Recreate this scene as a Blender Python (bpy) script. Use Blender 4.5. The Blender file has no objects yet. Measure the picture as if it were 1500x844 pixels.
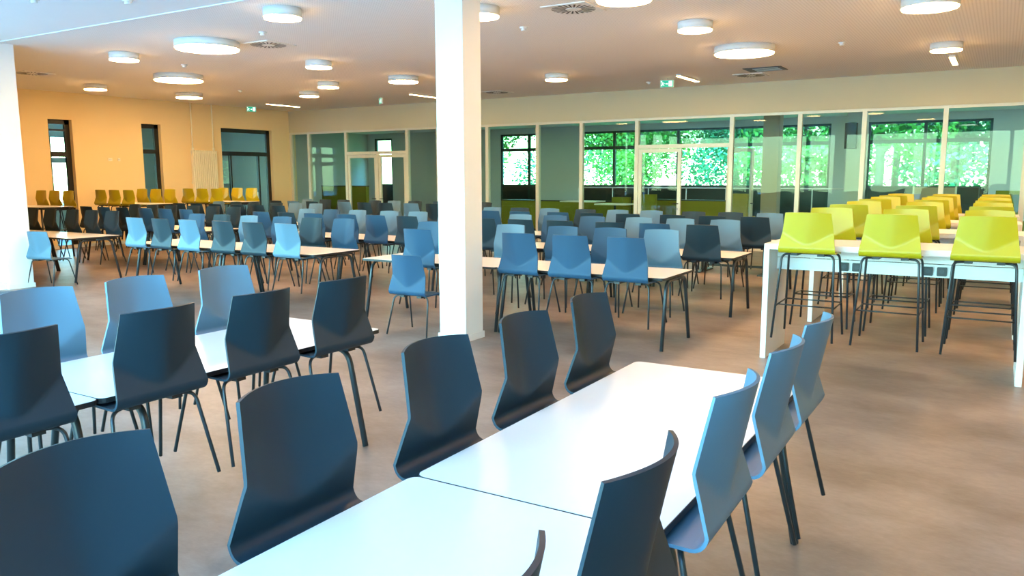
import bpy, bmesh, math, random
import numpy as np
from mathutils import Vector, Matrix
random.seed(7)
scene = bpy.context.scene
COL = scene.collection
# ---------------------------------------------------------------- camera
F, YAW, PITCH, ROLL, CH = 1169.28, 0.547868, 0.141207, -0.0036905, 1.7528
def _axes():
    fwd = Vector((-math.sin(YAW)*math.cos(PITCH), math.cos(YAW)*math.cos(PITCH), -math.sin(PITCH)))
    right = Vector((math.cos(YAW), math.sin(YAW), 0)); up = right.cross(fwd)
    return (math.cos(ROLL)*right+math.sin(ROLL)*up, -math.sin(ROLL)*right+math.cos(ROLL)*up, fwd)
AR, AU, AF = _axes()
cam = bpy.data.cameras.new('camera'); cam_o = bpy.data.objects.new('camera', cam); COL.objects.link(cam_o)
cam.sensor_fit = 'HORIZONTAL'; cam.sensor_width = 36; cam.lens = 36*F/1500; cam.clip_start = .05; cam.clip_end = 300
m = Matrix.Identity(4)
for i in range(3):
    m[i][0] = AR[i]; m[i][1] = AU[i]; m[i][2] = -AF[i]
m[2][3] = CH; cam_o.matrix_world = m
scene.camera = cam_o
def at_z(px, py, z):          # the point at height z seen at a photo pixel
    d = AF+(px-750)/F*AR-(py-422)/F*AU; t = (z-CH)/d.z
    return Vector((0, 0, CH))+t*d
# ---------------------------------------------------------------- sky, sun, exposure
W = bpy.data.worlds.new('sky'); scene.world = W; W.use_nodes = True
nt = W.node_tree; bg = nt.nodes['Background']; sky = nt.nodes.new('ShaderNodeTexSky')
sky.sky_type = 'NISHITA'; sky.sun_disc = False; sky.sun_elevation = math.radians(48); sky.sun_rotation = math.radians(110)
sky.air_density = 2.0; sky.dust_density = .2; sky.ozone_density = 5.0
tint = nt.nodes.new('ShaderNodeMixRGB'); tint.blend_type = 'MULTIPLY'; tint.inputs[0].default_value = 1; tint.inputs[2].default_value = (.48, .97, 1.22, 1)   # deep clear blue sky
nt.links.new(sky.outputs[0], tint.inputs[1]); nt.links.new(tint.outputs[0], bg.inputs[0]); bg.inputs[1].default_value = 2.8
sun = bpy.data.lights.new('sun', 'SUN'); sun.energy = 4.5; sun.angle = math.radians(1.0); sun.color = (1, .95, .86)
sun_o = bpy.data.objects.new('sun', sun); COL.objects.link(sun_o)
sun_o.rotation_euler = Vector((.75, -.45, 1.0)).to_track_quat('Z', 'Y').to_euler()
vs = scene.view_settings
vs.view_transform = 'Standard'; vs.look = 'None'; vs.exposure = 0.57; vs.gamma = 1; vs.use_curve_mapping = False
# ---------------------------------------------------------------- materials
def mat(name, col, rough=.5, metal=0., noise=None, bump=None, coat=0., spec=.5):
    M = bpy.data.materials.new(name); M.use_nodes = True
    n = M.node_tree.nodes; l = M.node_tree.links; b = n['Principled BSDF']
    b.inputs['Base Color'].default_value = (*col, 1); b.inputs['Roughness'].default_value = rough
    b.inputs['Metallic'].default_value = metal; b.inputs['Coat Weight'].default_value = coat
    b.inputs['Specular IOR Level'].default_value = spec
    tc = n.new('ShaderNodeTexCoord')
    if noise:
        sc, amt, det = noise
        t = n.new('ShaderNodeTexNoise'); t.inputs['Scale'].default_value = sc; t.inputs['Detail'].default_value = det
        l.new(tc.outputs['Object'], t.inputs['Vector'])
        r = n.new('ShaderNodeMapRange'); r.inputs['To Min'].default_value = 1-amt; r.inputs['To Max'].default_value = 1+amt
        l.new(t.outputs['Fac'], r.inputs['Value'])
        h = n.new('ShaderNodeVectorMath'); h.operation = 'SCALE'; h.inputs[0].default_value = col
        l.new(r.outputs[0], h.inputs['Scale']); l.new(h.outputs[0], b.inputs['Base Color'])
    if bump:
        sc, st = bump
        t = n.new('ShaderNodeTexNoise'); t.inputs['Scale'].default_value = sc; t.inputs['Detail'].default_value = 4
        l.new(tc.outputs['Object'], t.inputs['Vector'])
        bp = n.new('ShaderNodeBump'); bp.inputs['Strength'].default_value = st; bp.inputs['Distance'].default_value = .01
        l.new(t.outputs['Fac'], bp.inputs['Height']); l.new(bp.outputs[0], b.inputs['Normal'])
    return M
def emit(name, col, st):
    M = bpy.data.materials.new(name); M.use_nodes = True; n = M.node_tree.nodes
    b = n['Principled BSDF']; b.inputs['Base Color'].default_value = (*[min(.8, c) for c in col], 1)
    b.inputs['Emission Color'].default_value = (*col, 1); b.inputs['Emission Strength'].default_value = st
    return M
def glass(name, tint, ior=1.5):
    M = bpy.data.materials.new(name); M.use_nodes = True; n = M.node_tree.nodes; l = M.node_tree.links
    n.remove(n['Principled BSDF']); out = n['Material Output']
    tr = n.new('ShaderNodeBsdfTransparent'); tr.inputs[0].default_value = (*tint, 1)
    gl = n.new('ShaderNodeBsdfGlossy'); gl.inputs['Roughness'].default_value = .01
    f0 = ((ior-1)/(ior+1))**2                                   # Schlick reflectance of a flat pane
    lw = n.new('ShaderNodeLayerWeight'); lw.inputs[0].default_value = .5
    pw = n.new('ShaderNodeMath'); pw.operation = 'POWER'; pw.inputs[1].default_value = 5; l.new(lw.outputs['Facing'], pw.inputs[0])
    fr = n.new('ShaderNodeMath'); fr.operation = 'MULTIPLY_ADD'; fr.inputs[1].default_value = 1-f0; fr.inputs[2].default_value = f0; l.new(pw.outputs[0], fr.inputs[0])
    mx = n.new('ShaderNodeMixShader'); l.new(fr.outputs[0], mx.inputs[0]); l.new(tr.outputs[0], mx.inputs[1]); l.new(gl.outputs[0], mx.inputs[2])
    l.new(mx.outputs[0], out.inputs[0]); return M
M = {}
M['anthracite'] = mat('anthracite shell', (.011, .028, .043), .48, noise=(3, .08, 2), bump=(900, .03), spec=.32)
M['petrol'] = mat('mid blue shell', (.022, .068, .132), .50, noise=(3, .08, 2), bump=(900, .03), spec=.32)
M['slate'] = mat('light slate blue shell', (.085, .168, .25), .50, noise=(3, .06, 2), bump=(900, .03))
M['lime'] = mat('lime yellow shell', (.45, .36, .005), .42, noise=(3, .05, 2), bump=(900, .03))
M['tube'] = mat('black steel tube', (.030, .036, .042), .35, .3, noise=(20, .1, 2))
M['edge'] = mat('black edge', (.018, .018, .02), .5, noise=(30, .1, 2))
M['top'] = mat('white laminate', (.80, .80, .79), .30, noise=(40, .012, 3))
M['white'] = mat('white paint', (.80, .80, .80), .55, noise=(4, .015, 3))
M['board'] = mat('white furniture board', (.78, .79, .80), .45, noise=(6, .015, 3))
M['ceil'] = mat('white ceiling plaster', (.86, .85, .84), .9, noise=(2, .02, 3))
M['apricot'] = mat('apricot wall paint', (.93, .74, .42), .75, noise=(1.2, .03, 4))
M['cream'] = mat('cream wall paint', (.66, .58, .40), .75, noise=(1.2, .03, 4))
M['alu'] = mat('pale cream aluminium', (.70, .66, .56), .4, .15, noise=(12, .03, 2))
M['dark_frame'] = mat('anthracite window frame', (.012, .014, .016), .4, noise=(12, .08, 2))
M['plastic'] = mat('white plastic', (.78, .78, .76), .45, noise=(20, .02, 2))
M['rad'] = mat('cream radiator enamel', (.95, .91, .74), .4, noise=(12, .02, 2))
M['grey'] = mat('grey wall paint', (.58, .61, .58), .8, noise=(1.5, .04, 4))
M['olive'] = mat('olive green upholstery', (.20, .21, .012), .8, noise=(60, .1, 3))
M['black'] = mat('black laminate', (.012, .013, .014), .4, noise=(10, .1, 2))
M['beige'] = mat('beige board', (.42, .34, .24), .7, noise=(8, .05, 3))
M['green_sign'] = emit('green sign glow', (.005, .30, .18), .8)
M['white_sign'] = emit('white sign glow', (.8, 1, .95), .8)
M['orange'] = mat('amber upholstery', (.52, .33, .01), .7, noise=(40, .06, 3))
M['bark'] = mat('bark', (.12, .09, .06), .9, noise=(6, .25, 5), bump=(30, .4))
M['leaf_a'] = mat('bright leaf', (.16, .36, .045), .55, noise=(.8, .35, 4))
M['leaf_b'] = mat('deep leaf', (.05, .24, .08), .55, noise=(.8, .35, 4))
M['grass'] = mat('lawn', (.14, .28, .06), .9, noise=(2, .2, 5))
M['paving'] = mat('pale paving', (.40, .42, .43), .85, noise=(2, .06, 5))
M['spandrel'] = mat('dark green spandrel', (.010, .022, .018), .3, noise=(2, .1, 2))
M['fac_frame'] = mat('dark green facade frame', (.015, .05, .04), .4, noise=(9, .08, 2))
M['glass'] = glass('clear partition glass', (.86, .94, .90), 1.27)
M['glass_dim'] = glass('upper window glass with shade in tint', (.42, .52, .44), 1.3)  # dark tint stands in for blinds and reflections on the upper panes
M['glass_out'] = glass('window glass', (.88, .95, .92), 1.3)
M['lamp'] = emit('warm lamp diffuser', (1, .57, .23), 46)
M['strip'] = emit('strip light diffuser', (1, .6, .25), 24)
M['strip_back'] = emit('cool lamp diffuser', (1, .95, .86), 22)
# floor: mottled linoleum
def floor_material():
    X = mat('mottled grey brown linoleum', (.3, .25, .23), .42, bump=(60, .05)); n = X.node_tree.nodes; l = X.node_tree.links; b = n['Principled BSDF']
    tc = n.new('ShaderNodeTexCoord'); mp = n.new('ShaderNodeMapping'); mp.inputs['Scale'].default_value = (.8, 1.25, 1); mp.inputs['Rotation'].default_value = (0, 0, .5)
    l.new(tc.outputs['Object'], mp.inputs[0])
    t1 = n.new('ShaderNodeTexNoise'); t1.inputs['Scale'].default_value = 1.1; t1.inputs['Detail'].default_value = 9; t1.inputs['Roughness'].default_value = .65
    l.new(mp.outputs[0], t1.inputs['Vector'])
    cr = n.new('ShaderNodeValToRGB'); cr.color_ramp.elements[0].position = .36; cr.color_ramp.elements[1].position = .66
    cr.color_ramp.elements[0].color = (.165, .118, .098, 1); cr.color_ramp.elements[1].color = (.315, .245, .215, 1)
    l.new(t1.outputs['Fac'], cr.inputs[0])
    t2 = n.new('ShaderNodeTexNoise'); t2.inputs['Scale'].default_value = 26; t2.inputs['Detail'].default_value = 6; l.new(mp.outputs[0], t2.inputs['Vector'])
    r = n.new('ShaderNodeMapRange'); r.inputs['To Min'].default_value = .84; r.inputs['To Max'].default_value = 1.16; l.new(t2.outputs['Fac'], r.inputs['Value'])
    sc = n.new('ShaderNodeVectorMath'); sc.operation = 'SCALE'; l.new(cr.outputs[0], sc.inputs[0]); l.new(r.outputs[0], sc.inputs['Scale'])
    l.new(sc.outputs[0], b.inputs['Base Color'])
    return X
M['floor'] = floor_material()
def acoustic_material():       # round holes on a 4 cm grid
    X = mat('perforated acoustic ceiling', (.72, .69, .67), .9); n = X.node_tree.nodes; l = X.node_tree.links; b = n['Principled BSDF']
    tc = n.new('ShaderNodeTexCoord'); s = n.new('ShaderNodeVectorMath'); s.operation = 'SCALE'; s.inputs['Scale'].default_value = 1/.04
    l.new(tc.outputs['Object'], s.inputs[0])
    fr = n.new('ShaderNodeVectorMath'); fr.operation = 'FRACTION'; l.new(s.outputs[0], fr.inputs[0])
    sub = n.new('ShaderNodeVectorMath'); sub.operation = 'SUBTRACT'; sub.inputs[1].default_value = (.5, .5, 0); l.new(fr.outputs[0], sub.inputs[0])
    mu = n.new('ShaderNodeVectorMath'); mu.operation = 'MULTIPLY'; mu.inputs[1].default_value = (1, 1, 0); l.new(sub.outputs[0], mu.inputs[0])
    le = n.new('ShaderNodeVectorMath'); le.operation = 'LENGTH'; l.new(mu.outputs[0], le.inputs[0])
    lt = n.new('ShaderNodeMath'); lt.operation = 'LESS_THAN'; lt.inputs[1].default_value = .23; l.new(le.outputs['Value'], lt.inputs[0])
    mx = n.new('ShaderNodeMixRGB'); mx.inputs[1].default_value = (.86, .84, .82, 1); mx.inputs[2].default_value = (.66, .64, .62, 1)
    l.new(lt.outputs[0], mx.inputs[0]); l.new(mx.outputs[0], b.inputs['Base Color']); return X
M['acoustic'] = acoustic_material()
# ---------------------------------------------------------------- mesh helpers
def box(bm, x0, x1, y0, y1, z0, z1):
    v = [bm.verts.new(p) for p in ((x0,y0,z0),(x1,y0,z0),(x1,y1,z0),(x0,y1,z0),(x0,y0,z1),(x1,y0,z1),(x1,y1,z1),(x0,y1,z1))]
    for f in ((3,2,1,0),(4,5,6,7),(0,1,5,4),(1,2,6,5),(2,3,7,6),(3,0,4,7)): bm.faces.new([v[i] for i in f])
def tube(bm, pts, r, seg=8, cap=True):
    pts = [Vector(p) for p in pts]; rings = []
    for i, p in enumerate(pts):
        d = (pts[min(i+1, len(pts)-1)]-pts[max(i-1, 0)]).normalized()
        a = d.cross(Vector((0, 0, 1)) if abs(d.z) < .9 else Vector((0, 1, 0))).normalized() if i == 0 else (a-d*a.dot(d)).normalized(); b = d.cross(a)
        rings.append([bm.verts.new(p+r*(math.cos(2*math.pi*k/seg)*a+math.sin(2*math.pi*k/seg)*b)) for k in range(seg)])
    for A, B in zip(rings, rings[1:]):
        for k in range(seg):
            f = bm.faces.new((A[k], A[(k+1) % seg], B[(k+1) % seg], B[k])); f.smooth = True
    if cap:
        bm.faces.new(rings[0][::-1]); bm.faces.new(rings[-1])
def bend(p0, p1, p2, r, n=5):  # rounded corner at p1
    p0, p1, p2 = Vector(p0), Vector(p1), Vector(p2)
    a = p1+(p0-p1).normalized()*r; b = p1+(p2-p1).normalized()*r
    return [(a*(1-t)+p1*t)*(1-t)+(p1*(1-t)+b*t)*t for t in [k/n for k in range(n+1)]]
def outline(x0, x1, y0, y1, r, n=4):
    o = []
    for cx, cy, a in ((x1-r, y1-r, 0), (x0+r, y1-r, 90), (x0+r, y0+r, 180), (x1-r, y0+r, 270)):
        for k in range(n+1):
            t = math.radians(a+90*k/n); o.append((cx+r*math.cos(t), cy+r*math.sin(t)))
    return o
def prism(bm, pts, z0, z1):
    lo = [bm.verts.new((x, y, z0)) for x, y in pts]; hi = [bm.verts.new((x, y, z1)) for x, y in pts]
    bm.faces.new(lo[::-1]); bm.faces.new(hi); k = len(pts)
    for i in range(k): bm.faces.new((lo[i], lo[(i+1) % k], hi[(i+1) % k], hi[i]))
def disc(cx, cy, r, n=32): return [(cx+r*math.cos(2*math.pi*k/n), cy+r*math.sin(2*math.pi*k/n)) for k in range(n)]
def finish(name, bm, material):
    bmesh.ops.recalc_face_normals(bm, faces=bm.faces); me = bpy.data.meshes.new(name); bm.to_mesh(me); bm.free()
    me.materials.append(M[material]); return me
def put(name, me, parent=None, loc=(0, 0, 0), rz=0):
    o = bpy.data.objects.new(name, me); COL.objects.link(o); o.location = loc; o.rotation_euler = (0, 0, rz); o.parent = parent
    return o
def part(name, fn, material, parent=None, loc=(0, 0, 0), rz=0):
    bm = bmesh.new(); fn(bm); return put(name, finish(name, bm, material), parent, loc, rz)
def boxpart(name, b, material, parent=None): return part(name, lambda bm: box(bm, *b), material, parent)
def tag(o, label, cat, group=None):
    o['label'] = label; o['category'] = cat
    if group: o['group'] = group
    return o
def struct(o, label=None):
    o['kind'] = 'structure'
    if label: o['label'] = label
    return o
def empty(name, loc=(0, 0, 0), rz=0): return put(name, None, None, loc, rz)
def clone(o, loc, rz, parent=None):
    c = o.copy(); COL.objects.link(c); c.parent = parent
    if parent is None: c.location = loc; c.rotation_euler = (0, 0, rz)
    for ch in o.children: clone(ch, None, None, c)
    return c
class Kind:                   # first placement uses the prototype itself, later ones copy it
    def __init__(s, root): s.root = root; s.used = False
    def place(s, loc, rz, label, cat, group):
        o = clone(s.root, loc, rz) if s.used else s.root
        if not s.used: o.location = loc; o.rotation_euler = (0, 0, rz); s.used = True
        for k in ('group',):
            if k in o: del o[k]
        return tag(o, label, cat, group)
ORD = ['first', 'second', 'third', 'fourth', 'fifth', 'sixth', 'seventh', 'eighth', 'ninth']
# ---------------------------------------------------------------- the setting
XL, XR, YB, YG, ZC = -19.5, 4.6, -2.6, 18.43, 3.76
P1X, P1Y = -13.1, 6.55          # the window front on the left ends at the pillar
def slab(name, b, material, label=None): return struct(boxpart(name, b, material), label)
slab('floor', (XL-.3, XR+.3, YB-.3, YG+.05, -.2, 0), 'floor')
SEAM = 6.58
slab('ceiling', (XL-.3, XR+.3, YB-.3, SEAM, ZC, ZC+.2), 'ceil')
slab('ceiling.001', (XL-.3, XR+.3, SEAM, YG+.05, ZC, ZC+.2), 'acoustic', 'perforated acoustic ceiling')
slab('trim_1', (P1X, XR, SEAM-.02, SEAM+.02, ZC-.012, ZC+.01), 'white', 'white strip across the ceiling between the pillars')
slab('wall_right', (XR, XR+.3, YB-.3, YG, 0, ZC), 'cream')
slab('wall_return', (XL, P1X-.4, P1Y+.05, P1Y+.35, 0, ZC), 'cream')
# left wall with two tall windows and a doorway
OPEN = [(10.78, 11.36, 3.11), (13.22, 13.79, 3.12), (15.75, 17.66, 3.13)]
def left_wall(bm):
    y = P1Y+.05
    for a, b, zt in OPEN:
        box(bm, XL-.3, XL, y, a, 0, ZC); box(bm, XL-.3, XL, a, b, zt, ZC); y = b
    box(bm, XL-.3, XL, y, YG+.2, 0, ZC)
struct(part('wall_left', left_wall, 'apricot'))
slab('baseboard_left', (XL, XL+.015, P1Y+.4, 15.7, 0, .08), 'white')
def framed(root, y0, y1, zt, bars, posts=(), fx=XL-.12, d=.07, t=.075):
    def fr(bm):
        box(bm, fx-d, fx, y0, y0+t, 0, zt); box(bm, fx-d, fx, y1-t*1.6, y1, 0, zt); box(bm, fx-d, fx, y0, y1, zt-t*1.5, zt); box(bm, fx-d, fx, y0, y1, 0, t)
    part('window_frame', fr, 'dark_frame', root)
    for z, h in bars: boxpart('transom', (fx-d, fx+.005, y0+t, y1-t*1.6, z-h/2, z+h/2), 'dark_frame', root)
    for y, z1 in posts: boxpart('mullion', (fx-d, fx+.005, y-.03, y+.03, t, z1), 'dark_frame', root)
    zs = [t]+[z for z, h in bars]+[zt-t*1.5]; ys = [y0+t]+[y for y, z1 in posts]+[y1-t*1.6]
    for za, zb in zip(zs, zs[1:]):
        boxpart('pane', (fx-d*.6, fx-d*.4, y0+t, y1-t*1.6, za, zb), 'glass_out', root)
w1 = struct(empty('window_1'), 'tall narrow dark-framed window in the apricot wall'); framed(w1, *OPEN[0][:2], OPEN[0][2], [(.95, .05), (2.28, .13), (2.86, .05)])
w2 = struct(empty('window_2'), 'tall narrow dark-framed window beside the radiator'); framed(w2, *OPEN[1][:2], OPEN[1][2], [(2.4, .11)])
d3 = struct(empty('door_3'), 'dark-framed glazed doorway in the apricot wall'); framed(d3, *OPEN[2][:2], OPEN[2][2], [(2.4, .12)], [(16.15, 2.4), (17.2, 2.4)])
boxpart('door_handle', (XL-.15, XL-.11, 17.10, 17.13, .95, 1.25), 'alu', d3)
boxpart('inner_door_frame', (XL-.20, XL-.14, 16.12, 16.2, .05, 2.34), 'dark_frame', d3)
# corridor behind the left wall
slab('floor.001', (-24.3, XL-.3, 6.5, 27.8, -.2, -.001), 'floor')
slab('ceiling.002', (-24.3, XL-.3, 6.5, YG+.2, 3.5, 3.7), 'ceil')
def cor(bm):
    box(bm, -24.3, -24.1, 14.6, YG+.2, 0, 3.5); box(bm, -24.3, XL-.3, YG, YG+.2, 0, 3.5)
    box(bm, -24.3, -24.1, 6.5, 14.6, 0, .9); box(bm, -24.3, -24.1, 6.5, 14.6, 2.9, 3.5); box(bm, -24.3, -24.1, 6.5, 11.6, .9, 2.9); box(bm, -24.25, -24.1, 11.6, 14.6, 2.15, 2.3)
    for y in (12.5, 13.3, 14.1): box(bm, -24.3, -24.1, y-.06, y+.06, .9, 2.9)
    box(bm, -24.3, XL-.3, 6.3, 6.5, 0, 3.5)
struct(part('wall_corridor', cor, 'grey'))
# ---- glazed partition (wall_back)
GT = 3.06
wb = struct(empty('wall_back'), 'glazed partition with pale aluminium posts under a cream band')
boxpart('lintel_band', (XL, XR, YG-.06, YG+.1, GT+.03, ZC), 'cream', wb)
boxpart('top_rail', (XL, XR, YG-.03, YG+.05, GT-.03, GT+.03), 'alu', wb)
boxpart('bottom_rail', (XL, XR, YG-.03, YG+.05, 0, .06), 'alu', wb)
MX = [-19.46, -18.68, -17.12, -14.76, -13.66, -12.0, -10.43, -9.16, -7.66, -5.35, -3.86, -2.56, -1.06, .34, 1.8, 3.2]
for x in MX: boxpart('mullion', (x-.045, x+.045, YG-.05, YG+.06, .06, GT-.03), 'alu', wb)
DO = {(-17.12, -14.76), (-7.66, -5.35)}; DH = 2.36
for a, b in zip(MX, MX[1:]+[XR]):
    if (a, b) in DO:
        boxpart('door_transom', (a+.045, b-.045, YG-.045, YG+.055, DH, DH+.09), 'alu', wb)
        boxpart('pane', (a+.045, b-.045, YG+.004, YG+.014, DH+.09, GT-.03), 'glass', wb)
    else:
        boxpart('pane', (a+.045, b-.045, YG+.004, YG+.014, .06, GT-.03), 'glass', wb)
def leaf(root, wd, side):        # local: hinge at origin, leaf along +x
    def fr(bm):
        t = .085
        box(bm, 0, t, -.03, .03, .01, DH-.01); box(bm, wd-t, wd, -.03, .03, .01, DH-.01); box(bm, t, wd-t, -.03, .03, DH-.01-t, DH-.01); box(bm, t, wd-t, -.03, .03, .01, .14)
    part('leaf_frame', fr, 'alu', root)
    boxpart('pane', (.085, wd-.085, -.006, .006, .14, DH-.095), 'glass', root)
    def hd(bm):
        x = wd-.05 if side > 0 else .05
        tube(bm, [(x, -.03, 1.05), (x, -.075, 1.05), (x-.12*side, -.075, 1.05)], .011)
        tube(bm, [(x, -.075, .95), (x, -.075, .9)], .006)
    part('door_handle', hd, 'tube', root)
    def hg(bm):
        x = .0 if side > 0 else wd
        for z in (.3, 1.2, 2.05): box(bm, x-.012, x+.012, -.045, -.02, z, z+.1)
    part('hinge', hg, 'alu', root)
for k, (x0, x1, split) in enumerate([(-17.07, -14.81, -15.93), (-7.61, -5.4, -6.53)]):
    d = struct(empty('door_%d' % (k+1), (x0, YG, 0)), 'pale-framed glazed door leaf in the partition'); leaf(d, split-x0, 1)
    if k == 0:
        e = struct(empty('door_4', (split+.08, YG, 0)), 'narrow glazed side leaf beside the partition door'); leaf(e, x1-split-.08, -1)
        boxpart('mullion', (split, split+.07, YG-.04, YG+.05, .06, DH), 'alu', wb)
    else:
        e = struct(empty('door_5', (x1-.03, YG+.05, 0), math.radians(72)), 'glazed door leaf standing open into the room behind'); leaf(e, 1.02, 1)
        boxpart('door_closer', (.05, .35, -.07, -.03, DH-.13, DH-.06), 'alu', e)
# ---- window front behind and to the left of the photographer (daylight)
def front(bm):
    box(bm, P1X-.4, XR, YB-.3, YB, 0, .12); box(bm, P1X-.4, XR, YB-.3, YB, 3.5, ZC)
    box(bm, P1X-.4, P1X-.1, YB, P1Y, 0, .12); box(bm, P1X-.4, P1X-.1, YB, P1Y, 3.5, ZC)
    box(bm, .9, XR, YB-.3, YB, .12, 3.5)  # unseen solid stretch, added to cut daylight reaching the right side
    for x in (-13.3, -10.6, -7.9, -5.2, -2.5, .2): box(bm, x-.07, x+.07, YB-.3, YB, .12, 3.5)
    for y in (-.6, 1.4, 3.4, 5.4): box(bm, P1X-.4, P1X-.1, y-.05, y+.05, .12, 3.5)
struct(part('wall_front', front, 'white'), 'white window front with wide open glazing bays')
# ---- pillars
def pillar(x0, x1, y0, y1, label):
    r = empty('pillar', ((x0+x1)/2, (y0+y1)/2, 0)); hx, hy = (x1-x0)/2, (y1-y0)/2
    def sh(bm): prism(bm, outline(-hx, hx, -hy, hy, .008, 2), 0, ZC)
    part('shaft', sh, 'white', r)
    def bs(bm):
        for b in ((-hx-.012, hx+.012, -hy-.012, -hy), (-hx-.012, hx+.012, hy, hy+.012), (-hx-.012, -hx, -hy, hy), (hx, hx+.012, -hy, hy)): box(bm, *b, 0, .07)
    part('baseboard', bs, 'white', r)
    r['kind'] = 'structure'; return tag(r, label, 'pillar')
pillar(-5.06, -4.72, 6.80, 7.13, 'white square pillar standing among the dining tables')
pillar(-13.72, -13.14, 6.46, 6.84, 'white square pillar at the end of the window front')
# ---------------------------------------------------------------- room behind the partition, facade and garden
YF = 27.5
slab('floor.002', (XL-.0, 8, YG+.05, YF+.2, -.2, -.002), 'floor')
slab('ceiling.003', (-24.3, 8, YG+.1, YF+.2, 3.55, 3.75), 'ceil')
FW = [(-23.9, -22.9), (-17.3, -15.6), (-13.7, -4.8), (-3.7, -.35)]
def facade(bm):
    x = -24.3
    for a, b in FW:
        box(bm, x, a, YF, YF+.25, 0, 3.55); box(bm, a, b, YF, YF+.25, 3.33, 3.55); x = b
    box(bm, x, 8, YF, YF+.25, 0, 3.55); box(bm, -24.5, -24.3, YG+.1, YF+.2, 0, 3.55); box(bm, 7.8, 8, YG, YF, 0, 3.55)
struct(part('wall_facade', facade, 'grey'))
FM = {1: [-16.0], 2: [-12.35, -11.4, -9.9, -8.0, -5.75], 3: [-2.1, -1.55]}
for i, (a, b) in enumerate(FW):
    w = struct(empty('window_%d' % (i+3)), 'dark green framed garden window of the room behind')
    def fr(bm):
        box(bm, a, a+.07, YF+.03, YF+.12, 0, 3.33); box(bm, b-.07, b, YF+.03, YF+.12, 0, 3.33); box(bm, a, b, YF+.03, YF+.12, 3.26, 3.33)
        box(bm, a, b, YF+.03, YF+.12, 2.66, 2.78); box(bm, a, b, YF+.03, YF+.12, 1.27, 1.36)
    part('window_frame', fr, 'fac_frame', w)
    xs = [a+.07]+FM.get(i, [])+[b-.07]
    for x in FM.get(i, []): boxpart('mullion', (x-.045, x+.045, YF+.02, YF+.13, 0, 3.3), 'fac_frame', w)
    for x0, x1 in zip(xs, xs[1:]):
        boxpart('pane', (x0, x1, YF+.07, YF+.08, 1.36, 2.66), 'glass_out', w); boxpart('pane', (x0, x1, YF+.07, YF+.08, 2.78, 3.26), 'glass_dim', w)
        boxpart('spandrel_panel', (x0, x1, YF+.05, YF+.1, 0, 1.27), 'spandrel', w)
slab('ground', (-60, 60, YF+.25, 95, -.4, -.15), 'grass', 'lawn of the garden behind the building')
slab('ground.001', (-70, 40, -45, YB-.3, -.4, -.15), 'paving', 'pale paved forecourt outside the window front')
slab('ground.002', (-70, -24.3, YB-.3, YF+.25, -.4, -.15), 'paving', 'pale paving beside the building')
slab('ground.003', (-24.3, P1X-.4, YB-.3, 6.3, -.4, -.15), 'paving', 'pale paving in the corner outside the window front')
rr = empty('balustrade', (-8.6, 26.3, 0))
for z in (1.28, .12): part('rail', lambda bm: tube(bm, [(-4.6, 0, z), (4.9, 0, z)], .02), 'alu', rr)
for k in range(8): part('post', lambda bm: tube(bm, [(-4.6+k*1.357, 0, 0), (-4.6+k*1.357, 0, 1.28)], .018), 'alu', rr)
tag(rr, 'thin white balustrade along the garden windows behind the partition', 'railing')
bp = empty('patterned_column', (-5.1, 21.2, 0))
boxpart('shaft', (-.2, .2, -.2, .2, 0, 3.55), 'beige', bp); boxpart('plinth', (-.23, .23, -.23, .23, 0, .12), 'beige', bp); bp['kind'] = 'structure'
tag(bp, 'beige column in the room behind the partition', 'column')
pier = empty('grey_pier', (-3.15, 21.6, 0)); boxpart('shaft', (-.22, .22, -.2, .2, 0, 3.55), 'grey', pier); boxpart('cap', (-.24, .24, -.22, .22, 3.4, 3.55), 'grey', pier); pier['kind'] = 'structure'
tag(pier, 'grey square pier behind the partition carrying a black loudspeaker', 'pier')
sp = empty('loudspeaker', (-3.25, 21.28, 2.35)); boxpart('cabinet', (-.13, .13, -.1, .1, 0, .62), 'black', sp); part('grille', lambda bm: prism(bm, disc(0, 0, .085), .625, .63), 'edge', sp); boxpart('bracket', (-.03, .03, .1, .13, .25, .35), 'tube', sp)
tag(sp, 'black loudspeaker mounted on the grey pier behind the partition', 'loudspeaker')
def bench(x0, x1, y, h, label, material='olive'):
    r = empty('bench', ((x0+x1)/2, y, 0)); w = (x1-x0)/2
    def bk(bm): prism(bm, outline(-w, w, -.08, .08, .03), .1, h)
    part('backrest', bk, material, r)
    part('seat', lambda bm: prism(bm, outline(-w, w, .08, .62, .05), .2, .46), material, r)
    part('plinth', lambda bm: box(bm, -w+.05, w-.05, -.05, .55, 0, .2), 'black', r)
    part('cap_rail', lambda bm: box(bm, -w, w, -.085, .085, h, h+.03), 'black', r)
    tag(r, label, 'bench', 'olive upholstered benches behind the partition')
bench(-20.7, -18.6, 21.0, 1.36, 'olive high-backed bench with black cap behind the partition near the apricot wall')
bench(-13.4, -9.6, 21.4, .95, 'long olive bench behind the partition next to the closed pale door')
bench(-9.0, -5.7, 21.4, 1.02, 'olive bench behind the partition doors beside the beige column')
def armchair(x, y, h, material, label):
    r = empty('armchair', (x, y, 0))
    part('backrest', lambda bm: prism(bm, outline(-.27, .27, -.08, .06, .03), .12, h), material, r)
    part('seat', lambda bm: prism(bm, outline(-.27, .27, .06, .55, .05), .22, .46), material, r)
    for sx in (-1, 1): part('armrest', lambda bm: box(bm, sx*.29-.04, sx*.29+.04, -.06, .52, .12, .66), material, r)
    for sx in (-1, 1):
        for yy in (0, .48): part('leg', lambda bm: tube(bm, [(sx*.24, yy, .22), (sx*.26, yy, 0)], .014), 'tube', r)
    tag(r, label, 'armchair')
armchair(-8.05, 20.1, 1.22, 'olive', 'olive high-backed armchair behind the closed leaf of the double door')
armchair(-9.0, 20.6, 1.12, 'olive', 'olive armchair behind the partition left of the double door')
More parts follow.
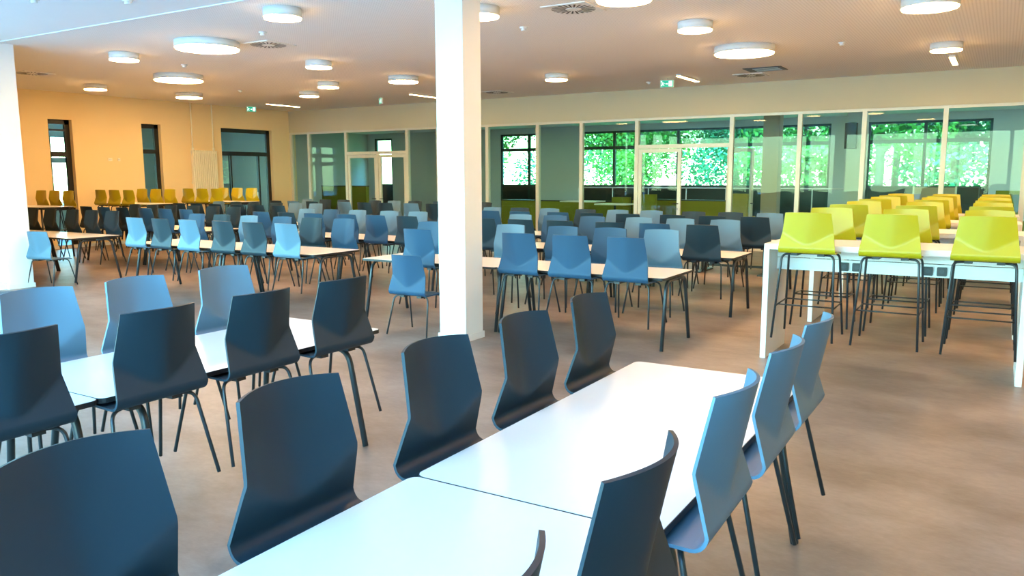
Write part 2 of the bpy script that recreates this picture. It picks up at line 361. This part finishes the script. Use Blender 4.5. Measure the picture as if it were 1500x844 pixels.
armchair(-5.75, 20.5, 1.25, 'orange', 'amber high-backed armchair beside the beige column behind the partition')
armchair(.15, 21.4, 1.35, 'olive', 'olive armchair behind the partition beside the black cabinet')
def side_table(x, y, w, label, z=.78):
    r = empty('side_table', (x, y, 0))
    part('tabletop', lambda bm: prism(bm, outline(-w/2, w/2, -.35, .35, .03), z-.03, z), 'top', r)
    part('column', lambda bm: tube(bm, [(0, 0, .03), (0, 0, z-.03)], .03), 'tube', r)
    part('foot', lambda bm: prism(bm, disc(0, 0, .26), 0, .03), 'tube', r)
    tag(r, label, 'table')
side_table(-10.0, 20.2, 1.1, 'white pedestal table behind the partition before the long olive bench', 1.02)
side_table(-8.75, 19.6, .9, 'white pedestal table behind the partition beside an olive armchair', .98)
pb = empty('pinboard', (-1.35, 21.2, 0)); boxpart('panel', (-.42, .42, -.02, .02, .25, 1.42), 'beige', pb)
for sx in (-1, 1):
    boxpart('post', (sx*.44-.02, sx*.44+.02, -.02, .02, 0, 1.44), 'alu', pb); boxpart('foot', (sx*.44-.03, sx*.44+.03, -.25, .25, 0, .03), 'alu', pb)
tag(pb, 'beige free-standing pinboard behind the partition near the amber-lit bar stools', 'pinboard')
cb = empty('cabinet', (-.66, 21.75, 0)); boxpart('body', (-.2, .2, -.2, .25, .05, 1.42), 'black', cb); boxpart('door', (-.19, .19, -.225, -.2, .08, 1.4), 'black', cb); boxpart('plinth', (-.18, .18, -.16, .22, 0, .05), 'edge', cb)
tag(cb, 'tall black cabinet beside the beige pinboard behind the partition', 'cabinet')
# trees
def tree(x, y, h, r, material, label):
    t = empty('tree', (x, y, -.15))
    part('trunk', lambda bm: (tube(bm, [(0, 0, 0), (.05, .03, h*.3), (-.04, .02, h*.62)], .17, 9), tube(bm, [(.03, .02, h*.35), (r*.4, .1, h*.6)], .08, 6), tube(bm, [(.03, .02, h*.4), (-r*.4, -.1, h*.66)], .08, 6)), 'bark', t)
    def crown(bm):
        cl = [(Vector((random.uniform(-1, 1)*r*.7, random.uniform(-1, 1)*r*.6, h*random.uniform(.22, .9))), r*random.uniform(.35, .6)) for _ in range(16)]
        for c, q in cl:
            for _ in range(650):
                d = Vector((random.gauss(0, 1), random.gauss(0, 1), random.gauss(0, 1))).normalized()
                p = c+d*q*random.uniform(.75, 1.05); s = random.uniform(.06, .13)
                a = Vector((random.gauss(0, 1), random.gauss(0, 1), random.gauss(0, .6))).normalized(); b = a.cross(d).normalized()
                bm.faces.new([bm.verts.new(p+s*v) for v in (a, b*.6, -a, -b*.6)])
    bm = bmesh.new(); crown(bm); me = bpy.data.meshes.new('crown'); bm.to_mesh(me); bm.free(); me.materials.append(M[material])
    c = put('crown', me, t); c['kind'] = 'stuff'
    tag(t, label, 'tree', label)
for x, y, h, r, k in [(-24, 36, 7, 2.6, 0), (-19.5, 38, 8, 3, 1), (-15.2, 37, 7, 2.6, 0), (-10.6, 39, 8, 3, 1), (-7.2, 36, 7.5, 2.7, 0), (-4.2, 34.5, 7, 2.4, 0), (-1.6, 35, 7.5, 2.5, 1), (1.2, 34, 7, 2.4, 1), (-12.8, 45, 10, 4, 1), (-4.5, 43, 10, 4, 0), (3.4, 41, 10, 4, 1), (-20, 46, 10, 4, 1)]:
    tree(x, y, h, r, ('leaf_a', 'leaf_b')[k], ('bright green leafy tree in the garden beyond the far windows', 'deep green leafy tree in the garden beyond the far windows')[k])
# ---------------------------------------------------------------- chair shells
def shell(seat_z, back_h, ws, tilt):
    """seat and backrest meshes of a moulded shell with a V fold; sitter looks along +y"""
    NU = 21; us = [-1+2*i/(NU-1) for i in range(NU)]
    zb = seat_z+.05; zt = seat_z+back_h; ztip = zb+back_h*.09; zel = zb+back_h*.39
    rows = []
    L = 9
    for i in range(L+1):                                  # seat, front to back
        t = i/L; y = .205-.375*t; wd = (.225+.02*t)*ws
        z0 = seat_z-.022*max(0, 1-t*5)**2
        rows.append([(u*wd, y, z0-.008*math.sin(math.pi*t)*(1-u*u)) for u in us])
    for k in range(1, 5):                                  # bend
        a = math.pi/2*k/5
        rows.append([(u*.245*ws, -.17-.05*math.sin(a), seat_z+.05-.05*math.cos(a)) for u in us])
    N = 30
    for k in range(N+1):
        t = k/N; z = zb+(zt-zb)*t; row = []
        if z < zel: wd = .245-(.245-.220)*(z-zb)/(zel-zb)
        else: wd = .220-(.220-.197)*(z-zel)/(zt-zel)
        for u in us:
            sv = (math.sqrt(u*u+.03)-.1732)/(math.sqrt(1.03)-.1732); s = sv*(1-t*t)+u*u*t*t
            zv = ztip+(zel-ztip)*s
            row.append((u*wd*ws, -.222+.30*(z-zb)-tilt*max(0., z-zv), z+.006*(1-u*u)*t))
        rows.append(row)
    def build(rs, name):
        bm = bmesh.new(); V = [[bm.verts.new(p) for p in r] for r in rs]
        for A, B in zip(V, V[1:]):
            for i in range(NU-1): bm.faces.new((A[i], A[i+1], B[i+1], B[i]))
        bm.normal_update()
        bmesh.ops.solidify(bm, geom=bm.faces[:], thickness=.011)
        for f in bm.faces: f.smooth = True
        bmesh.ops.recalc_face_normals(bm, faces=bm.faces)
        for e in bm.edges:
            if len(e.link_faces) == 2 and e.calc_face_angle(0) > .9: e.smooth = False
        me = bpy.data.meshes.new(name); bm.to_mesh(me); bm.free(); return me
    return build(rows[:L+1], 'seat'), build(rows[L:], 'backrest')
def recol(me, material):
    c = me.copy(); c.materials.clear(); c.materials.append(M[material]); return c
SEAT, BACK = shell(.447, .445, 1.0, .50)
SSEAT, SBACK = shell(.79, .365, 1.0, .42)
def legmesh(sx, sy, zs, foot, r):
    bm = bmesh.new()
    a = (sx*.13, sy*.10, zs-.022); b = (sx*.225, sy*.135, zs-.026); c = (sx*foot[0], sy*foot[1], .006)
    tube(bm, [a]+bend(a, b, c, .05)+[c], r, 8)
    return finish('leg', bm, 'tube')
LEGS = [(legmesh(sx, sy, .455, (.268, .235), .0095)) for sx in (-1, 1) for sy in (-1, 1)]
SLEGS = [(legmesh(sx, sy, .80, (.265, .25), .0105)) for sx in (-1, 1) for sy in (-1, 1)]
def brace(zs):
    bm = bmesh.new()
    for s in (-1, 1): box(bm, s*.115-.03, s*.115+.03, -.15, .15, zs-.034, zs-.0095)
    box(bm, -.13, .13, -.02, .02, zs-.03, zs-.014)
    return finish('seat_frame', bm, 'edge')
BR, SBR = brace(.455), brace(.80)
def footring():
    bm = bmesh.new(); z = .30; k = 1-z/.78
    x, y = .285-.06*(1-k), .25-.115*(1-k)
    x, y = .265+(.225-.265)*(z/.774), .25+(.135-.25)*(z/.774)
    tube(bm, [(-x, -y, z), (-x, y, z+.015)], .007, 6); tube(bm, [(x, -y, z), (x, y, z+.015)], .007, 6)
    tube(bm, [(-x, y, z+.015), (x, y, z+.015)], .007, 6); tube(bm, [(-x, -y*.55, z+.003), (x, -y*.55, z+.003)], .007, 6)
    return finish('footrest', bm, 'tube')
FR = footring()
def seatkind(name, tone, stool=False):
    r = empty(name)
    put('backrest', recol(SBACK if stool else BACK, tone), r); put('seat', recol(SSEAT if stool else SEAT, tone), r)
    for l in (SLEGS if stool else LEGS): put('leg', l, r)
    put('seat_frame', SBR if stool else BR, r)
    if stool: put('footrest', FR, r)
    return Kind(r)
CH_K = {t: seatkind('shell_chair', t) for t in ('anthracite', 'petrol', 'slate')}
ST_K = seatkind('bar_stool', 'lime', True)
TONE = {'a': 'anthracite', 'p': 'petrol', 's': 'slate'}
WORD = {'a': 'dark anthracite', 'p': 'mid-blue', 's': 'light slate-blue'}
HANG = .245                    # chairs hang with their seats against the underside of the tabletops
def chair(x, y, face, tone, label, group, hang=True):
    CH_K[TONE[tone]].place((x, y, HANG if hang else 0), face+math.radians(random.uniform(-1.5, 1.5)), label, 'chair', group)
# ---------------------------------------------------------------- dining tables (local: long axis x, right end at 0, near edge at y=0)
TL, TW, TH = 1.95, .885, .74
def table_kind(ends):
    r = empty('dining_table')
    tp = part('tabletop', lambda bm: prism(bm, outline(-TL+.003, -.003, .003, TW-.003, .035), TH-.022, TH), 'top', r)
    part('edge_band', lambda bm: prism(bm, outline(-TL+.0005, -.0005, .0005, TW-.0005, .037), TH-.025, TH-.0015), 'edge', tp)
    for ex, s in ((-ends, 1), (-TL+ends, -1)):
        for yy, t in ((.17 if ends < .1 else .07, -1), (TW-(.17 if ends < .1 else .07), 1)):
            def lg(bm):
                zc = TH-(.05 if ends < .1 else .10); a = (ex, TW/2, zc); b = (ex, yy, zc); c = (ex+s*(.012 if ends < .1 else .03), yy+t*(.13 if ends < .1 else .10), .004)
                tube(bm, [a]+bend(a, b, c, .10, 6)+[c], .0195, 10)
            part('leg', lg, 'tube', r)
    for yy in (.34, TW-.34): part('rail', lambda bm: box(bm, -TL+.035, -.035, yy-.015, yy+.015, TH-(.065 if ends < .1 else .10), TH-.0255), 'edge', r)
    return Kind(r)
TAB = table_kind(.035); LTAB = table_kind(.25)
NEAR = [.35, .97, 1.58]
def run(xr, y, n, rowword, block, near, far, zrot=0, tabs=True, anchor='the bar tables'):
    """n tables end to end along -x from xr; near / far are strings of chair tones ('.' = none)"""
    for k in range(n):
        if tabs: TAB.place((xr-k*(TL+.005), y, 0), 0, 'white-topped dining table with black tube legs, %s from bar tables, %s row, %s' % (ORD[k], rowword, block), 'table', 'dining tables in rows')
    for side, tones in (('pillar', near), ('glass', far)):
        for i, t in enumerate(tones):
            if t == '.': continue
            x = xr-(i//3)*(TL+.005)-NEAR[i % 3]-(0 if side == 'pillar' else .06)
            lab = '%s shell chair %s from bar tables on %s side, %s row, %s' % (WORD[t], ORD[i], 'pillar' if side == 'pillar' else 'glass-wall', rowword, block)
            yy, fc = (y+.08, 0) if side == 'pillar' else (y+TW-.08, math.pi)
            chair(x, yy, fc, t, lab, 'chairs hung on the rows of dining tables')
run(-2.76, 7.37, 2, 'first', 'bar-side block', 'ppp.p.', 'spps.p')
run(-7.47, 7.37, 2, 'first', 'middle block', 'saasas', 'papsap')
run(-12.95, 7.37, 2, 'first', 'apricot-wall block', '......', 'aaaaaa')
run(-2.72, 9.6, 2, 'second', 'bar-side block', 'apaaaa', 'ssspps')
run(-7.28, 9.6, 2, 'second', 'middle block', 'apppap', 'ssssps')
run(-12.46, 9.6, 2, 'second', 'apricot-wall block', 'pppapa', 'aaaaaa')
run(-2.64, 11.7, 3, 'third', 'bar-side block', 'aaaaapppa', 'saassasas')
run(-12.35, 11.7, 2, 'third', 'apricot-wall block', 'aaaaaa', 'ssaaas')
run(-9.4, 13.9, 2, 'fourth', 'middle block', 'aasaas', 'aaaasa')
run(-13.6, 13.9, 1, 'fourth', 'apricot-wall block', 'asa', 'aas')
# pedestal table in the fourth row
pt = empty('pedestal_table', (-4.0, 14.2, 0))
part('tabletop', lambda bm: prism(bm, outline(-.9, .9, -.4, .4, .03), .718, .74), 'top', pt)
for sx in (-.55, .55):
    part('column', lambda bm: box(bm, sx-.045, sx+.045, -.045, .045, .025, .718), 'tube', pt); part('foot', lambda bm: box(bm, sx-.05, sx+.05, -.38, .38, 0, .025), 'tube', pt)
part('foot_bar', lambda bm: box(bm, -.55, .55, -.03, .03, .10, .14), 'tube', pt)
tag(pt, 'white table on flat black pedestal feet between the dining rows and partition', 'table')
# the two lengthwise pairs: A in line with the bar tables, B in line with the pillar
def lengthwise(xe, yf, n, desc, right, left, yr, yl):
    for k in range(n):
        (LTAB if k == 0 else TAB).place((xe, yf-k*(TL+.005), 0), math.pi/2, '%s lengthwise dining table from the pillar rows, %s' % (ORD[k], desc), 'table', 'lengthwise dining tables')
    # table is rotated by +90 degrees: local -x runs towards -y, local +y towards -x; shift so that x spans xe-TW..xe
    for tones, ys, x, fc, sd in ((right, yr, xe-.095, math.pi/2, 'bar-stool'), (left, yl, xe-TW+.11, -math.pi/2, 'apricot-wall')):
        for i, (t, y) in enumerate(zip(tones, ys)):
            chair(x, y, fc, t, '%s chair %s from far end, %s side of %s' % (WORD[t], ORD[i], sd, desc), 'chairs hung on the lengthwise tables')
lengthwise(-.76, 4.0, 2, 'lengthwise tables facing the bar stools', 'sssaa', 'aaaaa', [3.56, 2.96, 2.32, 1.60, .96], [3.61, 2.96, 2.32, 1.61, .96])
lengthwise(-3.46, 4.0, 2, 'lengthwise tables facing the square pillar', 'aaaa', 'sss', [3.54, 2.91, 2.29, 1.62], [3.55, 2.91, 2.32])
chair(-5.46, 6.95, math.radians(2), 'p', 'mid-blue shell chair standing on the floor beside the white square pillar', 'chairs standing on the floor', False)
chair(-12.95, 7.02, math.radians(14), 's', 'light slate-blue shell chair standing on the floor at the window-front pillar', 'chairs standing on the floor', False)
q = at_z(-2, 432, .45)
chair(q.x, q.y, math.radians(-35), 'p', 'mid-blue shell chair standing alone on the floor towards the window front', 'chairs standing on the floor', False)
# ---------------------------------------------------------------- bar tables and stools on the right
BL, BW, BH = 2.13, .80, 1.10
def bar_kind():
    r = empty('bar_table')
    part('tabletop', lambda bm: prism(bm, outline(0, BL, 0, BW, .006, 2), BH-.05, BH), 'board', r)
    for x in (0, BL-.05): part('side_panel', lambda bm: box(bm, x, x+.05, .002, BW-.002, 0, BH-.05), 'board', r)
    ap = part('apron', lambda bm: (box(bm, .05, BL-.05, .34, .36, .83, .945), box(bm, .05, BL-.05, .335, .36, .952, BH-.05)), 'board', r)
    for cx in (.72, 1.42):
        for q in (-.055, .055):
            s = part('power_socket', lambda bm: prism(bm, outline(cx+q-.04, cx+q+.04, -.04, .04, .008, 2), 0, .012), 'black', r)
            s.rotation_euler = (math.pi/2, 0, 0); s.location = (0, .335, .885)
            d = part('socket_hole', lambda bm: prism(bm, disc(cx+q, 0, .02, 12), .012, .0135), 'tube', s)
    return Kind(r)
BAR = bar_kind()
SX = [.42, 1.10, 1.80]
for k, y in enumerate((7.65, 9.85, 12.0, 14.1)):
    BAR.place((-1.88, y, 0), 0, 'white panel-legged bar table with power sockets, %s from the open floor' % ORD[k], 'bar table', 'white bar tables')
    for i, sx in enumerate(SX):
        for sd, yy, fc in (('open-floor', y+.02, 0), ('partition', y+BW-.02, math.pi)):
            ST_K.place((-1.88+sx, yy, BH-.05-.803), fc+math.radians(random.uniform(-.8, .8)), 'lime yellow bar stool %s from dining rows, %s side of %s white bar table' % (ORD[i], sd, ORD[k]), 'bar stool', 'bar stools at the white bar tables')
# bar tables along the apricot wall
def wall_bar_kind():
    r = empty('high_table')
    tp = part('tabletop', lambda bm: prism(bm, outline(0, 2.1, 0, .75, .03), BH-.022, BH), 'top', r)
    part('edge_band', lambda bm: prism(bm, outline(-.001, 2.101, -.001, .751, .031), BH-.026, BH-.002), 'edge', tp)
    for x in (.1, 2.0):
        for yy in (.09, .66): part('leg', lambda bm: tube(bm, [(x, yy, BH-.03), (x+(.04 if x > 1 else -.04), yy+(-.03 if yy < .3 else .03), 0)], .02, 8), 'tube', r)
    part('rail', lambda bm: (box(bm, .1, 2.0, .33, .36, BH-.075, BH-.026), box(bm, .1, 2.0, .39, .42, BH-.075, BH-.026), box(bm, .085, .115, .09, .66, BH-.06, BH-.026), box(bm, 1.985, 2.015, .09, .66, BH-.06, BH-.026)), 'edge', r)
    return Kind(r)
WBAR = wall_bar_kind()
WSX = [.50, 1.05, 1.60]
for k, (x, y) in enumerate(((-19.41, 9.25), (-18.89, 11.45), (-18.22, 13.37))):
    WBAR.place((x, y, 0), 0, 'white-topped high table with black legs, %s along apricot wall from window-front pillar' % ORD[k], 'high table', 'high tables along the apricot wall')
    for i, sx in enumerate(WSX):
        for sd, yy, fc in (('window-front', y+.02, 0), ('partition', y+.73, math.pi)):
            if k == 0 and sd == 'window-front': continue
            ST_K.place((x+sx, yy, BH-.026-.803), fc, 'lime yellow bar stool %s from apricot wall, %s side of %s high table' % (ORD[i], sd, ORD[k]), 'bar stool', 'bar stools along the apricot wall')
# ---------------------------------------------------------------- radiator, sockets
rd = empty('radiator', (XL+.004, 15.05, 1.02))
for k in range(13): boxpart('column', (.06, .15, -.41+k*.0645, -.41+k*.0645+.036, 0, 1.44), 'rad', rd)
for z in (.04, 1.36): boxpart('header', (.08, .13, -.41, .41, z, z+.05), 'rad', rd)
for y in (-.37, .33):
    part('pipe', lambda bm: tube(bm, [(.105, y, 1.44), (.105, y, ZC-1.02)], .02), 'rad', rd)
    boxpart('bracket', (0, .07, y-.02, y+.02, .5, .56), 'rad', rd); part('valve', lambda bm: tube(bm, [(.105, y, 1.44), (.105, y, 1.52)], .032), 'rad', rd)
tag(rd, 'tall cream column radiator with two ceiling pipes on the apricot wall', 'radiator')
for y, nm in ((12.28, 'double'), (12.52, 'single')):
    s = empty('wall_socket', (XL, y, 2.13)); w = .06 if nm == 'double' else .035
    boxpart('plate', (0, .012, -w, w, 0, .08), 'rad', s); boxpart('insert', (.012, .016, -w*.6, w*.6, .02, .06), 'plastic', s)
    tag(s, '%s cream socket plate high on the apricot wall between the windows' % nm, 'socket')
# ---------------------------------------------------------------- ceiling fittings
def lamp_kind(d, h):
    r = empty('ceiling_lamp'); R = d/2
    def hs(bm):
        a = disc(0, 0, R, 40); prism(bm, a, -h+.015, 0)
        for f in bm.faces:
            if len(f.verts) == 4: f.smooth = True
    part('housing', hs, 'plastic', r)
    part('diffuser', lambda bm: prism(bm, disc(0, 0, R*.965, 40), -h, -h+.016), 'lamp', r)
    return Kind(r)
LK = {'small': lamp_kind(.46, .12), 'medium': lamp_kind(.62, .12), 'large': lamp_kind(.94, .12)}
LAMPS = [(414, 28, 'small', 'above bar-side end of first dining row, middle block'), (304, 73, 'large', 'above first dining row, middle block, beside swirl vent'), (182, 89, 'small', 'above aisle between middle and apricot-wall blocks'),
 (140, 132, 'small', 'beside apricot wall above first high table'), (262, 119, 'large', 'above second dining row, apricot-wall block'), (277, 144, 'medium', 'before the radiator pipes'), (467, 100, 'small', 'above second dining row, middle block'),
 (481, 129, 'small', 'above third dining row, apricot-wall block'), (453, 142, 'small', 'above fourth dining row, apricot-wall block'), (591, 121, 'medium', 'between third and fourth dining rows, middle block'), (704, 26, 'small', 'half hidden by the square pillar'),
 (815, 118, 'small', 'between bar-side dining block and partition, alone'), (914, 2, 'medium', 'beside swirl vent above first dining row, bar-side block'), (1018, 46, 'small', 'above second dining row, bar-side block'),
 (1090, 80, 'large', 'in front of the black ceiling louvre'), (1362, 13, 'medium', 'above second white bar table'), (1386, 75, 'small', 'above fourth white bar table by strip light')]
for px, py, s, where in LAMPS:
    q = at_z(px, py, ZC-.12)
    LK[s].place((q.x, q.y, ZC), 0, '%s round drum ceiling lamp %s' % (s, where), 'ceiling lamp', '%s round ceiling lamps' % s)
for x, y, s, where in ((-2.5, 4.4, 'medium', 'above the lengthwise tables'), (2.2, 6.5, 'large', 'above open floor near cream side wall'), (2.2, 11.5, 'large', 'between bar tables and cream side wall'), (2.6, 15, 'medium', 'in corner of partition and cream side wall')):   # the rest of the room's lamps
    LK[s].place((x, y, ZC), 0, '%s round drum ceiling lamp %s' % (s, where), 'ceiling lamp', '%s round ceiling lamps' % s)
def strip_kind():
    r = empty('strip_light')
    part('housing', lambda bm: box(bm, -.05, .05, -.6, .6, -.035, 0), 'plastic', r); part('diffuser', lambda bm: box(bm, -.042, .042, -.59, .59, -.042, -.034), 'strip', r)
    return Kind(r)
SK = strip_kind()
for px, py, where in ((415, 155, 'nearest the apricot wall'), (623, 141.5, 'partly behind the square pillar'), (1008, 116, 'beside the green exit sign'), (1397, 90, 'above the last bar table')):
    q = at_z(px, py, ZC-.04); SK.place((q.x, q.y, ZC), 0, 'slim white strip light on the ceiling %s' % where, 'strip light', 'strip lights before the partition')
def vent_kind():
    r = empty('air_vent')
    part('plate', lambda bm: box(bm, -.3, .3, -.3, .3, -.012, 0), 'plastic', r)
    def sl(bm):
        for k in range(24):
            a = 2*math.pi*k/24; d = Vector((math.cos(a), math.sin(a), 0)); n = Vector((-d.y, d.x, 0))
            v = [d*.10+n*.006, d*.10-n*.006, d*.27-n*.014, d*.27+n*.014]
            lo = [bm.verts.new(p+Vector((0, 0, -.0135))) for p in v]; hi = [bm.verts.new(p+Vector((0, 0, -.011))) for p in v]
            bm.faces.new(lo[::-1]); bm.faces.new(hi)
            for i in range(4): bm.faces.new((lo[i], lo[(i+1) % 4], hi[(i+1) % 4], hi[i]))
    s = part('slots', sl, 'edge', r); s['kind'] = 'stuff'
    part('core', lambda bm: prism(bm, disc(0, 0, .09, 24), -.016, -.012), 'plastic', r)
    return Kind(r)
VK = vent_kind()
for px, py, where in ((393, 65, 'beside large drum lamp over middle dining block'), (840, 12, 'beside medium drum lamp and square pillar'), (728, 135, 'before the partition beyond the square pillar'), (47, 107, 'half behind the window-front pillar'), (1100, 110, 'beside the black ceiling louvre')):
    q = at_z(px, py, ZC); VK.place((q.x, q.y, ZC), 0, 'square white swirl air vent %s' % where, 'air vent', 'ceiling air vents')
def det_kind():
    r = empty('smoke_detector')
    part('base', lambda bm: prism(bm, disc(0, 0, .055, 20), -.02, 0), 'plastic', r); part('sensor_head', lambda bm: prism(bm, disc(0, 0, .035, 16), -.05, -.02), 'plastic', r)
    return Kind(r)
DK = det_kind()
for px, py, where in ((352, 134, 'before the dark-framed doorway'), (270, 97, 'between two large drum lamps'), (767, 43, 'just beyond the square pillar'), (1233, 65, 'above the white bar tables'), (187, 4, 'on the smooth ceiling next to white strip'), (950, 122, 'beside the green exit sign'), (50, 2, 'on the smooth ceiling towards window front'), (385, 50, 'beside swirl vent over middle dining block')):
    q = at_z(px, py, ZC-.03); DK.place((q.x, q.y, ZC), 0, 'small round white smoke detector %s' % where, 'smoke detector', 'ceiling smoke detectors')
# recessed black louvre
q = at_z(1121, 101, ZC); hv = empty('ceiling_louvre', (q.x, q.y, ZC))
boxpart('tray', (-.36, .36, -.3, .3, -.01, 0), 'black', hv)
for k in (-1, 0, 1): boxpart('blade', (-.2, .28, k*.16-.008, k*.16+.008, -.016, -.01), 'alu', hv)
tag(hv, 'black rectangular louvre with pale blades in the ceiling', 'louvre')
# exit signs
def exit_sign(px, py, label, face):
    q = at_z(px, py, ZC-.13); r = empty('exit_sign', (q.x, min(q.y, 18.2), ZC), face)
    part('hanger', lambda bm: tube(bm, [(0, 0, 0), (0, 0, -.06)], .01), 'plastic', r)
    b = boxpart('housing', (-.19, .19, -.02, .02, -.25, -.05), 'plastic', r); r.scale = (.75, .75, .75)
    for s in (-1, 1):
        g = boxpart('sign_face', (-.18, .18, .021 if s > 0 else -.024, .024 if s > 0 else -.021, -.24, -.06), 'green_sign', r)
        y0, y1 = (.024, .026) if s > 0 else (-.026, -.024)
        def pic(bm):
            def poly(pts):
                a = [bm.verts.new((x, y0, z)) for x, z in pts]; c = [bm.verts.new((x, y1, z)) for x, z in pts]
                bm.faces.new(a); bm.faces.new(c[::-1])
                for i in range(len(pts)): bm.faces.new((a[i], a[(i+1) % len(pts)], c[(i+1) % len(pts)], c[i]))
            box(bm, .05, .15, y0, y1, -.22, -.08)                                              # doorway
            poly([(-.15+.018*math.cos(t*.785), -.09+.018*math.sin(t*.785)) for t in range(8)])   # head of the running figure
            poly([(-.14, -.11), (-.105, -.115), (-.115, -.16), (-.15, -.155)]); poly([(-.15, -.155), (-.115, -.16), (-.135, -.215), (-.165, -.21)])
            poly([(-.125, -.155), (-.105, -.16), (-.07, -.195), (-.085, -.205)]); poly([(-.105, -.115), (-.06, -.14), (-.065, -.15), (-.11, -.13)])
            poly([(-.04, -.145), (.0, -.145), (.0, -.125), (.03, -.152), (.0, -.18), (.0, -.16), (-.04, -.16)])   # arrow
        part('pictogram', pic, 'white_sign', g)
    tag(r, label, 'exit sign')
exit_sign(977, 124, 'green lit exit sign hanging near the strip light before the double door', math.radians(15))
exit_sign(558, 149, 'small lit exit sign hanging before the narrower partition door', math.radians(-35))
exit_sign(368, 161, 'small lit exit sign on the ceiling above the dark-framed doorway', math.radians(70))
# lamps of the room behind and of the corridor
BACKLAMPS = [(-21.5, 23, 'added as fill beyond olive high-backed bench'), (-17, 22.5, 'behind the narrower door'), (-12, 21, 'above long olive bench'), (-10.5, 24, 'between long olive bench and garden windows'),  # first lamp has no known fixture, added to brighten the left end
             (-6.5, 21.5, 'behind the double door'), (-3.5, 24, 'beyond the grey pier'), (-1.2, 21.5, 'above the beige pinboard'), (1.5, 24, 'beyond the black cabinet')]
for x, y, where in BACKLAMPS:
    r = empty('ceiling_light', (x, y, 3.55))
    part('housing', lambda bm: prism(bm, disc(0, 0, .3, 28), -.08, 0), 'plastic', r); part('diffuser', lambda bm: prism(bm, disc(0, 0, .285, 28), -.09, -.079), 'strip_back', r)
    tag(r, 'round white ceiling lamp behind the glass partition, %s' % where, 'ceiling lamp', 'lamps behind the partition')
